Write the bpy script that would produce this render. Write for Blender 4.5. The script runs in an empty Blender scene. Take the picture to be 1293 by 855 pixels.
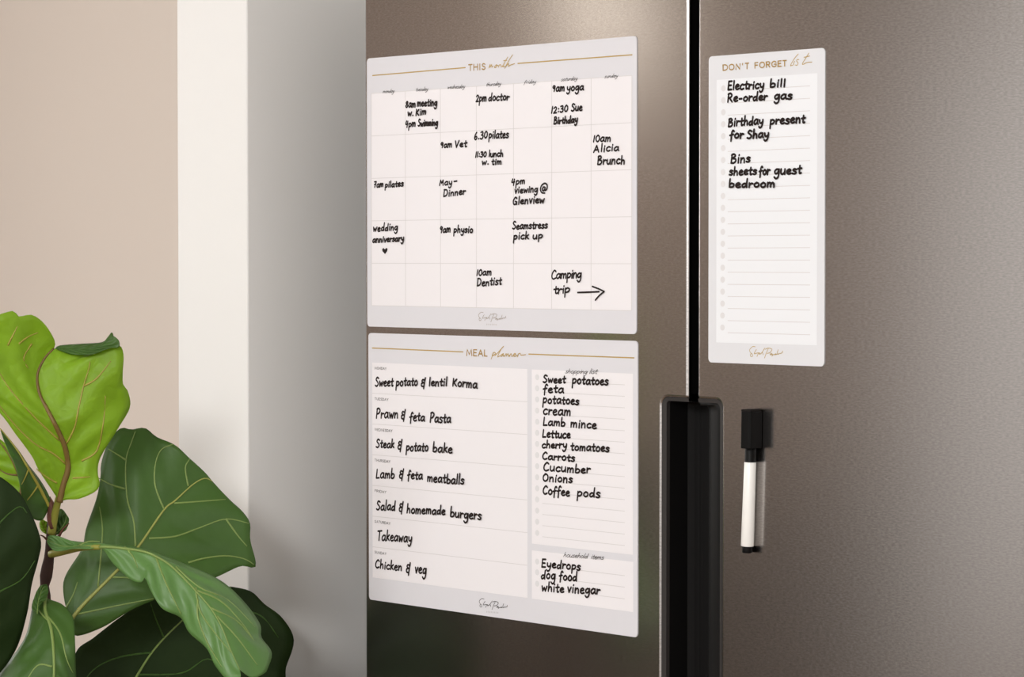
import bpy, bmesh, math, random
from mathutils import Vector, Matrix

# ------------------------------------------------------------------ camera, world, light
C = bpy.context.scene
random.seed(7)
CAM_H = 1.48
FPX, PXC, PYC = 3440.0, 646.5, 427.5          # focal length and centre in photo pixels (1293 x 855)
YAW, PITCH, DIST = 0.8252, 0.0296, 2.854
CAM = Vector((DIST * math.sin(YAW), -DIST * math.cos(YAW), CAM_H))
cd = bpy.data.cameras.new('camera'); cam = bpy.data.objects.new('camera', cd); C.collection.objects.link(cam)
cam.location = CAM; cam.rotation_euler = (math.pi / 2 - PITCH, 0, YAW)
cd.sensor_width = 36; cd.lens = FPX / 1293 * 36; cd.clip_start = 0.05
C.camera = cam

W = bpy.data.worlds.new('world'); C.world = W; W.use_nodes = True
wn, wl = W.node_tree.nodes, W.node_tree.links
wn.clear()
wo = wn.new('ShaderNodeOutputWorld'); wb = wn.new('ShaderNodeBackground')
tc = wn.new('ShaderNodeTexCoord'); sx = wn.new('ShaderNodeSeparateXYZ'); cr = wn.new('ShaderNodeValToRGB')
mr = wn.new('ShaderNodeMapRange'); mr.inputs[1].default_value = -0.6; mr.inputs[2].default_value = 0.8
wl.new(tc.outputs['Generated'], sx.inputs[0]); wl.new(sx.outputs['Z'], mr.inputs[0]); wl.new(mr.outputs[0], cr.inputs[0])
cr.color_ramp.elements[0].color = (0.22, 0.19, 0.16, 1); cr.color_ramp.elements[1].color = (1.0, 0.992, 0.98, 1)
wl.new(cr.outputs[0], wb.inputs[0]); wb.inputs[1].default_value = 2.0
wl.new(wb.outputs[0], wo.inputs[0])

def area(name, loc, target, sx_, sy_, power, col=(1, 1, 1)):
    l = bpy.data.lights.new(name, 'AREA'); l.shape = 'RECTANGLE'; l.size = sx_; l.size_y = sy_; l.energy = power; l.color = col
    o = bpy.data.objects.new(name, l); C.collection.objects.link(o); o.location = loc
    o.rotation_euler = (Vector(target) - Vector(loc)).to_track_quat('-Z', 'Y').to_euler()
    return o
area('added_area_light', (-0.6, -2.7, 2.5), (-0.1, 0.0, 1.35), 0.8, 0.8, 31, (1.0, 0.995, 0.985))  # added key lamp, no fixture seen; kept clear of the doors' mirror direction
area('added_area_light', (1.7, -3.0, 2.5), (-0.35, 0.0, 1.4), 0.8, 0.8, 98, (1.0, 0.995, 0.985))  # added fill lamp that brightens the wall end beside the fridge
area('added_area_light', (-2.55, -3.3, 2.5), (-3.1, -3.4, 1.4), 0.5, 1.6, 17, (1.0, 0.975, 0.94))  # added lamp that brightens the unseen left wall reflected in the doors

area('added_side_light', (-2.9, -0.9, 1.75), (-0.6, -0.1, 1.3), 0.8, 0.8, 20, (1.0, 0.99, 0.97))  # added lamp with no window behind it; backlights the top leaf

pl = bpy.data.lights.new('door_highlight_light', 'POINT'); pl.energy = 1.5; pl.shadow_soft_size = 0.09; pl.color = (1.0, 0.93, 0.82)  # added point light that makes the highlight at the left door's top
po = bpy.data.objects.new('door_highlight_light', pl); C.collection.objects.link(po); po.location = (-1.5, -1.62, 1.93)

C.view_settings.view_transform = 'Standard'; C.view_settings.look = 'None'
C.view_settings.gamma = 1.0; C.view_settings.use_curve_mapping = False
C.view_settings.exposure = -0.09

# ------------------------------------------------------------------ helpers
def ray(x, y):
    """direction (right, down, level forward) of a photo pixel"""
    a = (x - PXC) / FPX; b = (y - PYC) / FPX
    c, s = math.cos(PITCH), math.sin(PITCH)
    return a, c * b + s, c - s * b
RIGHT = Vector((math.cos(YAW), math.sin(YAW), 0)); FWD = Vector((-math.sin(YAW), math.cos(YAW), 0)); DOWN = Vector((0, 0, -1))
def on_door(x, y, n=0.0):
    """measured photo point -> (X, Z) on the plane n metres in front of the fridge doors"""
    a, b, f = ray(x, y)
    d = RIGHT * a + DOWN * b + FWD * f
    t = (-n - CAM.y) / d.y
    p = CAM + d * t
    return p.x, p.z
def at_depth(x, y, z):
    a, b, f = ray(x, y)
    return CAM + (RIGHT * a + DOWN * b + FWD * f) * (z / f)

def new_obj(name, mesh, mat=None, parent=None):
    o = bpy.data.objects.new(name, mesh); C.collection.objects.link(o)
    if mat: mesh.materials.append(mat)
    if parent:
        o.parent = parent
        o.matrix_parent_inverse = parent.matrix_world.inverted()
    return o
def from_bm(name, bm, mat, parent=None, smooth=False):
    me = bpy.data.meshes.new(name); bm.to_mesh(me); bm.free()
    if smooth:
        for p in me.polygons: p.use_smooth = True
    return new_obj(name, me, mat, parent)
def from_data(name, vs, fs, mat, parent=None, smooth=False):
    me = bpy.data.meshes.new(name); me.from_pydata([tuple(v) for v in vs], [], fs); me.update()
    if smooth:
        for p in me.polygons: p.use_smooth = True
    return new_obj(name, me, mat, parent)
def thing(name, label, cat, loc=(0, 0, 0), group=None):
    o = bpy.data.objects.new(name, None); C.collection.objects.link(o); o.location = loc
    o.empty_display_size = 0.05
    o['label'] = label; o['category'] = cat
    if group: o['group'] = group
    bpy.context.view_layer.update()
    return o
def structure(o): o['kind'] = 'structure'; return o
def add_box(bm, lo, hi):
    vs = [bm.verts.new((x, y, z)) for x in (lo[0], hi[0]) for y in (lo[1], hi[1]) for z in (lo[2], hi[2])]
    for f in ((0, 1, 3, 2), (4, 6, 7, 5), (0, 4, 5, 1), (2, 3, 7, 6), (0, 2, 6, 4), (1, 5, 7, 3)):
        bm.faces.new([vs[i] for i in f])
def bevel(o, w, seg=3, angle=35):
    m = o.modifiers.new('bevel', 'BEVEL'); m.width = w; m.segments = seg; m.limit_method = 'ANGLE'; m.angle_limit = math.radians(angle)
    m.harden_normals = False
    return o
def prism(name, pts, y0, y1, mat, parent=None):
    """polygon in (x, z), extruded between y0 (front) and y1 (back)"""
    n = len(pts)
    vs = [(x, y0, z) for x, z in pts] + [(x, y1, z) for x, z in pts]
    fs = [list(range(n))[::-1], list(range(n, 2 * n))] + [[i, (i + 1) % n, n + (i + 1) % n, n + i] for i in range(n)]
    o = from_data(name, vs, fs, mat, parent)
    bm = bmesh.new(); bm.from_mesh(o.data); bmesh.ops.recalc_face_normals(bm, faces=bm.faces); bm.to_mesh(o.data); bm.free()
    return o
def arc(cx, cz, r, a0, a1, n=7):
    return [(cx + r * math.cos(math.radians(a0 + (a1 - a0) * i / (n - 1))), cz + r * math.sin(math.radians(a0 + (a1 - a0) * i / (n - 1)))) for i in range(n)]
def round_rect(x0, z0, x1, z1, r, n=7):
    return arc(x0 + r, z0 + r, r, 180, 270, n) + arc(x1 - r, z0 + r, r, 270, 360, n) + arc(x1 - r, z1 - r, r, 0, 90, n) + arc(x0 + r, z1 - r, r, 90, 180, n)
def lathe(name, prof, axis0, axis1, mat, parent=None, seg=28):
    """profile [(t along axis in m, radius)], from axis0 towards axis1"""
    a = Vector(axis0); d = (Vector(axis1) - a).normalized(); u = d.orthogonal().normalized(); v = d.cross(u)
    vs, fs = [], []
    for t, r in prof:
        for k in range(seg):
            an = 2 * math.pi * k / seg
            vs.append(a + d * t + (u * math.cos(an) + v * math.sin(an)) * r)
    for i in range(len(prof) - 1):
        for k in range(seg):
            fs.append([i * seg + k, i * seg + (k + 1) % seg, (i + 1) * seg + (k + 1) % seg, (i + 1) * seg + k])
    fs.append(list(range(seg))[::-1]); fs.append([(len(prof) - 1) * seg + k for k in range(seg)])
    o = from_data(name, vs, fs, mat, parent, smooth=True)
    bm = bmesh.new(); bm.from_mesh(o.data); bmesh.ops.recalc_face_normals(bm, faces=bm.faces); bm.to_mesh(o.data); bm.free()
    bevel(o, 0.0004, 2, 40)
    return o
def catmull(pts, n=6):
    if len(pts) < 3: return [tuple(p) for p in pts]
    out = []
    P = [pts[0]] + list(pts) + [pts[-1]]
    for i in range(1, len(P) - 2):
        p0, p1, p2, p3 = P[i - 1], P[i], P[i + 1], P[i + 2]
        for k in range(n):
            t = k / n
            out.append(tuple(0.5 * (2 * b + (c - a) * t + (2 * a - 5 * b + 4 * c - d) * t * t + (-a + 3 * b - 3 * c + d) * t ** 3)
                             for a, b, c, d in zip(p0, p1, p2, p3)))
    out.append(tuple(pts[-1]))
    return out
def resample(pts, n):
    L = [0]
    for a, b in zip(pts, pts[1:]): L.append(L[-1] + math.dist(a, b))
    out, j = [], 0
    for i in range(n):
        t = L[-1] * i / (n - 1)
        while j < len(pts) - 2 and L[j + 1] < t: j += 1
        k = 0 if L[j + 1] == L[j] else (t - L[j]) / (L[j + 1] - L[j])
        out.append(tuple(a + (b - a) * k for a, b in zip(pts[j], pts[j + 1])))
    return out

# ------------------------------------------------------------------ materials
def material(name, col, rough=0.5, metal=0.0, spec=0.5, noise=None, bump=None):
    m = bpy.data.materials.new(name); m.use_nodes = True
    nt = m.node_tree; b = nt.nodes['Principled BSDF']
    b.inputs['Base Color'].default_value = (*col, 1); b.inputs['Roughness'].default_value = rough
    b.inputs['Metallic'].default_value = metal; b.inputs['Specular IOR Level'].default_value = spec
    if noise or bump:
        t = nt.nodes.new('ShaderNodeTexCoord')
    if noise:                                  # (scale, amount)
        nz = nt.nodes.new('ShaderNodeTexNoise'); nz.inputs['Scale'].default_value = noise[0]; nz.inputs['Detail'].default_value = 4
        mx = nt.nodes.new('ShaderNodeMix'); mx.data_type = 'RGBA'
        mx.inputs[6].default_value = (*[c * (1 - noise[1]) for c in col], 1); mx.inputs[7].default_value = (*[min(1, c * (1 + noise[1])) for c in col], 1)
        nt.links.new(t.outputs['Object'], nz.inputs['Vector']); nt.links.new(nz.outputs['Fac'], mx.inputs[0]); nt.links.new(mx.outputs[2], b.inputs['Base Color'])
    if bump:                                   # (scale, strength)
        nz = nt.nodes.new('ShaderNodeTexNoise'); nz.inputs['Scale'].default_value = bump[0]; nz.inputs['Detail'].default_value = 3
        bp = nt.nodes.new('ShaderNodeBump'); bp.inputs['Strength'].default_value = bump[1]; bp.inputs['Distance'].default_value = 0.001
        nt.links.new(t.outputs['Object'], nz.inputs['Vector']); nt.links.new(nz.outputs['Fac'], bp.inputs['Height']); nt.links.new(bp.outputs[0], b.inputs['Normal'])
    return m
def srgb(r, g, b):
    return tuple(((c / 255) / 12.92 if c / 255 <= 0.04045 else ((c / 255 + 0.055) / 1.055) ** 2.4) for c in (r, g, b))

M = {}
M['white_paint'] = material('white_paint', srgb(238, 237, 235), 0.6, spec=0.3, bump=(220, 0.05))
M['beige_paint'] = material('beige_paint', srgb(230, 219, 209), 0.7, spec=0.25, bump=(220, 0.05))
M['taupe_paint'] = material('taupe_paint', srgb(174, 158, 146), 0.7, spec=0.25)
M['reflected_dark'] = material('reflected_dark', srgb(58, 50, 38), 0.5)
M['ceiling_paint'] = material('ceiling_paint', srgb(240, 238, 234), 0.8, spec=0.2)
M['floor_wood'] = material('floor_wood', srgb(120, 96, 74), 0.45, noise=(6, 0.25))
M['black_plastic'] = material('black_plastic', srgb(13, 12, 12), 0.5, spec=0.22)
M['charcoal_plastic'] = material('charcoal_plastic', srgb(52, 49, 48), 0.4, spec=0.35)
M['gasket'] = material('gasket', srgb(8, 8, 8), 0.8, spec=0.1)
M['fridge_side'] = material('fridge_side', srgb(90, 88, 86), 0.5)
M['sheet'] = material('sheet', srgb(224, 223, 228), 0.38, spec=0.35)
M['panel'] = material('panel', srgb(242, 239, 242), 0.36, spec=0.35)
M['rule'] = material('rule', srgb(218, 215, 216), 0.5)
M['dot'] = material('dot', srgb(226, 225, 227), 0.5)
M['gold'] = material('gold', srgb(186, 156, 84), 0.4)
M['gold_caps'] = material('gold_caps', srgb(168, 134, 66), 0.4)
M['print_grey'] = material('print_grey', srgb(120, 116, 116), 0.5)
M['print_dark'] = material('print_dark', srgb(62, 57, 56), 0.5)
M['print_taupe'] = material('print_taupe', srgb(168, 156, 146), 0.5)
M['ink'] = material('ink', srgb(36, 26, 24), 0.6, spec=0.15)
M['marker_white'] = material('marker_white', srgb(247, 246, 242), 0.3, spec=0.5)
M['marker_black'] = material('marker_black', srgb(9, 8, 8), 0.45, spec=0.13)
M['eraser_felt'] = material('eraser_felt', srgb(34, 31, 30), 0.9, spec=0.1, noise=(900, 0.3))

def steel():
    m = bpy.data.materials.new('brushed_steel'); m.use_nodes = True
    nt = m.node_tree; L = nt.links; b = nt.nodes['Principled BSDF']
    b.inputs['Metallic'].default_value = 1; b.inputs['Anisotropic'].default_value = 0.55; b.inputs['Anisotropic Rotation'].default_value = 0.25
    t = nt.nodes.new('ShaderNodeTexCoord')
    def nz(scale, sc, det=3):
        mp = nt.nodes.new('ShaderNodeMapping'); mp.inputs['Scale'].default_value = sc
        n = nt.nodes.new('ShaderNodeTexNoise'); n.inputs['Scale'].default_value = scale; n.inputs['Detail'].default_value = det
        L.new(t.outputs['Object'], mp.inputs[0]); L.new(mp.outputs[0], n.inputs['Vector']); return n
    grain = nz(540, (0.45, 1, 1.5), 5)
    cr = nt.nodes.new('ShaderNodeValToRGB')
    cr.color_ramp.elements[0].position = 0.35; cr.color_ramp.elements[0].color = (0.415, 0.392, 0.380, 1)
    cr.color_ramp.elements[1].position = 0.65; cr.color_ramp.elements[1].color = (0.515, 0.490, 0.477, 1)
    L.new(grain.outputs['Fac'], cr.inputs[0]); L.new(cr.outputs[0], b.inputs['Base Color'])
    ro = nt.nodes.new('ShaderNodeMapRange'); ro.inputs[3].default_value = 0.18; ro.inputs[4].default_value = 0.235
    L.new(grain.outputs['Fac'], ro.inputs[0]); L.new(ro.outputs[0], b.inputs['Roughness'])
    bp = nt.nodes.new('ShaderNodeBump'); bp.inputs['Strength'].default_value = 0.035; bp.inputs['Distance'].default_value = 0.0005
    L.new(grain.outputs['Fac'], bp.inputs['Height']); L.new(bp.outputs[0], b.inputs['Normal'])
    tg = nt.nodes.new('ShaderNodeTangent'); tg.direction_type = 'RADIAL'; tg.axis = 'Z'
    L.new(tg.outputs[0], b.inputs['Tangent'])
    return m
M['steel'] = steel()

def leaf_mat(name, col, trans, mix, rough=0.45, spot=0.18, spec=0.3, crinkle=0.12):
    m = bpy.data.materials.new(name); m.use_nodes = True
    nt = m.node_tree; L = nt.links; b = nt.nodes['Principled BSDF']; out = nt.nodes['Material Output']
    t = nt.nodes.new('ShaderNodeTexCoord')
    nz = nt.nodes.new('ShaderNodeTexNoise'); nz.inputs['Scale'].default_value = 22; nz.inputs['Detail'].default_value = 6
    L.new(t.outputs['Object'], nz.inputs['Vector'])
    mx = nt.nodes.new('ShaderNodeMix'); mx.data_type = 'RGBA'
    mx.inputs[6].default_value = (*[c * (1 - spot) for c in col], 1); mx.inputs[7].default_value = (*[c * (1 + spot) for c in col], 1)
    L.new(nz.outputs['Fac'], mx.inputs[0]); L.new(mx.outputs[2], b.inputs['Base Color'])
    b.inputs['Roughness'].default_value = rough; b.inputs['Specular IOR Level'].default_value = spec
    vz = nt.nodes.new('ShaderNodeTexVoronoi'); vz.inputs['Scale'].default_value = 75; vz.feature = 'DISTANCE_TO_EDGE'
    L.new(t.outputs['Object'], vz.inputs['Vector'])
    bp = nt.nodes.new('ShaderNodeBump'); bp.inputs['Strength'].default_value = crinkle; bp.inputs['Distance'].default_value = 0.003
    L.new(vz.outputs['Distance'], bp.inputs['Height']); L.new(bp.outputs[0], b.inputs['Normal'])
    tr = nt.nodes.new('ShaderNodeBsdfTranslucent'); tr.inputs['Color'].default_value = (*trans, 1)
    ms = nt.nodes.new('ShaderNodeMixShader'); ms.inputs[0].default_value = mix
    L.new(b.outputs[0], ms.inputs[1]); L.new(tr.outputs[0], ms.inputs[2]); L.new(ms.outputs[0], out.inputs['Surface'])
    return m
M['leaf_backlit'] = leaf_mat('leaf_backlit', srgb(138, 174, 44), srgb(190, 225, 60), 0.4, spot=0.34, crinkle=0.45)  # young leaf green, with the backlit brightness put into its colour
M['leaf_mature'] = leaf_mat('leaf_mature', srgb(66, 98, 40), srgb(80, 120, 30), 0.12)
M['leaf_satin'] = leaf_mat('leaf_satin', srgb(92, 132, 68), srgb(90, 130, 40), 0.12, 0.4, spec=0.45)
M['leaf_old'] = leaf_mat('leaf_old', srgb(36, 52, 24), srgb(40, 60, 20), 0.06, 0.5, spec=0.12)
M['vein_pale'] = material('vein_pale', srgb(122, 144, 74), 0.5)
M['vein_yellow'] = material('vein_yellow', srgb(152, 156, 78), 0.5)
M['vein_tan'] = material('vein_tan', srgb(156, 146, 58), 0.5)
M['vein_brown'] = material('vein_brown', srgb(112, 88, 40), 0.5)
M['petiole'] = material('petiole', srgb(140, 140, 56), 0.5)
M['bark'] = material('bark', srgb(58, 36, 28), 0.85, noise=(60, 0.5), bump=(120, 0.8))
M['sheath'] = material('sheath', srgb(92, 50, 36), 0.7, noise=(80, 0.4))
M['ceramic'] = material('ceramic', srgb(226, 222, 214), 0.4)
M['soil'] = material('soil', srgb(48, 36, 28), 0.95, noise=(80, 0.5), bump=(90, 1.0))
M['added_window_frame'] = material('added_window_frame', srgb(238, 236, 232), 0.45)

# ------------------------------------------------------------------ room
CEIL = 2.55
PIL_X = -0.372                                   # right face of the wall end beside the fridge
def box_obj(name, lo, hi, mat, parent=None):
    bm = bmesh.new(); add_box(bm, lo, hi); return from_bm(name, bm, mat, parent)
structure(box_obj('floor', (-3.3, -7.5, -0.08), (3.2, 1.15, 0.0), M['floor_wood']))
structure(box_obj('ceiling', (-3.3, -7.5, CEIL), (3.2, 1.15, CEIL + 0.08), M['ceiling_paint']))
structure(box_obj('wall_back', (-3.3, 1.05, 0), (-0.40, 1.15, CEIL), M['beige_paint']))
WF, WB_ = -0.061, 0.083                          # front end of the partition, and where its filler strip starts
structure(bevel(box_obj('wall_partition', (-0.5105, WF, 0), (-0.3765, 1.05, CEIL), M['white_paint']), 0.002, 2))
structure(box_obj('trim_1', (-0.3765, WB_ + 0.045, 0), (-0.3705, 0.78, CEIL), M['beige_paint']))
structure(box_obj('wall_alcove', (-0.3765, 0.78, 0), (0.80, 0.90, CEIL), M['white_paint']))
structure(box_obj('wall_right', (0.80, -0.061, 0), (0.92, 0.90, CEIL), M['white_paint']))
# unseen left wall; window opening added to brighten the right door's reflection
bm = bmesh.new()
wy0, wy1, wz0, wz1 = -6.9, -4.62, 0.08, 2.25
add_box(bm, (-3.3, -7.5, 0), (-3.2, wy0, CEIL)); add_box(bm, (-3.3, wy1, 0), (-3.2, 1.05, CEIL))
add_box(bm, (-3.3, wy0, 0), (-3.2, wy1, wz0)); add_box(bm, (-3.3, wy0, wz1), (-3.2, wy1, CEIL))
structure(from_bm('wall_left', bm, M['taupe_paint']))
structure(box_obj('added_dark_trim', (-3.2, -4.62, 0.0), (-3.17, 0.4, 0.80), M['reflected_dark']))  # unseen dark slab added to darken the lower part of the doors' reflection
bm = bmesh.new()
add_box(bm, (-3.29, wy0, wz0), (-3.21, wy0 + 0.06, wz1)); add_box(bm, (-3.29, wy1 - 0.06, wz0), (-3.21, wy1, wz1))
add_box(bm, (-3.29, wy0 + 0.06, wz0), (-3.21, wy1 - 0.06, wz0 + 0.06)); add_box(bm, (-3.29, wy0 + 0.06, wz1 - 0.06), (-3.21, wy1 - 0.06, wz1))
structure(from_bm('added_window_1', bm, M['added_window_frame']))

# ------------------------------------------------------------------ refrigerator
FT = 1.785
fr = thing('refrigerator', 'stainless steel french door refrigerator standing in the white wall recess', 'refrigerator', (0.26, 0.35, 0))
bevel(box_obj('cabinet', (-0.236, 0.062, 0.05), (0.758, 0.74, FT + 0.005), M['fridge_side'], fr), 0.004, 2)
GL, GR = 0.2540, 0.2671                          # the two edges of the gap between the doors
NL, NR, NT, NB, RAD = 0.2180, 0.2995, 1.3425, 0.93, 0.0085
DB = 0.725
def notch_arc(left):
    if left:
        return [(GL, NB)] + arc(NL + RAD, NB + RAD, RAD, 270, 180) + arc(NL + RAD, NT - RAD, RAD, 180, 90) + [(GL, NT)]
    return [(GR, NT)] + arc(NR - RAD, NT - RAD, RAD, 90, 0) + arc(NR - RAD, NB + RAD, RAD, 0, -90) + [(GR, NB)]
XL, XR = -0.2412, 0.763
lp = [(XL, DB), (GL, DB)] + notch_arc(True) + [(GL, FT), (XL, FT)]
rp = [(GR, FT)] + notch_arc(False) + [(GR, DB), (XR, DB), (XR, FT)]
dl = bevel(prism('door', lp, 0.0, 0.0055, M['steel'], fr), 0.0026, 4, 50)
dr = bevel(prism('door', rp[::-1], 0.0, 0.0055, M['steel'], fr), 0.0026, 4, 50)
dl['label'] = 'left steel door with two planners'; dr['label'] = 'right steel door with list and marker'
ins = 0.0012
def inset_poly(poly_pts, d, cx_sign):
    return [(x + (d if x < (XL + GL) / 2 else -d) if cx_sign < 0 else x + (d if x < (XR + GR) / 2 else -d), z) for x, z in poly_pts]
prism('door_liner', [(XL + 0.003, DB + 0.003), (GL - 0.003, DB + 0.003), (GL - 0.003, NB - 0.004), (NL - 0.004, NB - 0.004), (NL - 0.004, NT + 0.004), (GL - 0.003, NT + 0.004), (GL - 0.003, FT - 0.003), (XL + 0.003, FT - 0.003)], 0.0055, 0.055, M['gasket'], dl)
prism('door_liner', [(GR + 0.001, DB + 0.003), (XR - 0.003, DB + 0.003), (XR - 0.003, FT - 0.003), (GR + 0.001, FT - 0.003), (GR + 0.001, NT + 0.004), (NR + 0.004, NT + 0.004), (NR + 0.004, NB - 0.004), (GR + 0.001, NB - 0.004)], 0.0055, 0.055, M['gasket'], dr)
# recessed grip: a charcoal lip and a black pocket in each door
LIP = 0.0056
def lip(left, parent):
    if left:
        o = [(GL, NB)] + arc(NL + RAD, NB + RAD, RAD, 270, 180) + arc(NL + RAD, NT - RAD, RAD, 180, 90) + [(GL, NT)]
        r2 = 0.004; a, b, c = NL + LIP, NB + LIP, NT - LIP * 0.62
        i = [(GL, b)] + arc(a + r2, b + r2, r2, 270, 180) + arc(a + r2, c - r2, r2, 180, 90) + [(GL, c)]
    else:
        o = [(GR, NB)] + arc(NR - RAD, NB + RAD, RAD, 270, 360) + arc(NR - RAD, NT - RAD, RAD, 0, 90) + [(GR, NT)]
        r2 = 0.006; a, b, c = NR - 0.0032, NB + LIP, NT - LIP * 0.62
        i = [(GR, b)] + arc(a - r2, b + r2, r2, 270, 360) + arc(a - r2, c - r2, r2, 0, 90) + [(GR, c)]
    n = len(o); vs, fs = [], []
    rows = [(o, 0.0030), (o, 0.0012), (i, 0.0016), (i, 0.006)]
    for ring, y in rows: vs += [(x, y, z) for x, z in ring]
    for r in range(len(rows) - 1):
        for k in range(n - 1):
            fs.append([r * n + k, r * n + k + 1, (r + 1) * n + k + 1, (r + 1) * n + k])
    lp_ = from_data('grip_rim', vs, fs, M['charcoal_plastic'], parent)
    m = lp_.modifiers.new('thick', 'SOLIDIFY'); m.thickness = 0.0006; m.offset = 0
    return i
def pocket(left, parent):
    i = lip(left, parent)
    n = len(i); cz = (NB + NT) / 2
    # successive horizontal sections: (depth, inset from the rim)
    prof = [(0.006, 0.0), (0.030, 0.0015), (0.036, 0.006), (0.037, 0.012)] if left else [(0.0035, 0.0), (0.0042, 0.006), (0.0055, 0.014), (0.0085, 0.021), (0.014, 0.026), (0.034, 0.0285)]
    vs, fs = [], []
    for y, d in prof:
        for x, z in i:
            xx = min(GL, x + d) if left else max(GR, x - d)
            zz = z - min(d, 0.003) if z > cz else z + min(d, 0.003)
            vs.append((xx, y, zz))
    R = len(prof)
    for r in range(R - 1):
        for k in range(n - 1):
            fs.append([r * n + k, r * n + k + 1, (r + 1) * n + k + 1, (r + 1) * n + k])
    fs.append([(R - 1) * n + k for k in range(n)])
    o = from_data('grip_recess', vs, fs, M['black_plastic'], parent, smooth=not left)
    m = o.modifiers.new('thick', 'SOLIDIFY'); m.thickness = 0.001; m.offset = 0
pocket(True, dl); pocket(False, dr)
for z0, z1 in ((0.40, 0.718), (0.08, 0.392)):
    d = bevel(box_obj('drawer', (XL, 0.0, z0), (XR, 0.055, z1), M['steel'], fr), 0.003, 3)
    bevel(box_obj('drawer_grip', (XL + 0.05, 0.004, z1 - 0.03), (XR - 0.05, 0.045, z1 - 0.004), M['charcoal_plastic'], d), 0.002, 2)
for x in (-0.20, 0.68):
    box_obj('foot', (x, 0.08, 0.0), (x + 0.05, 0.66, 0.05), M['black_plastic'], fr)

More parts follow.
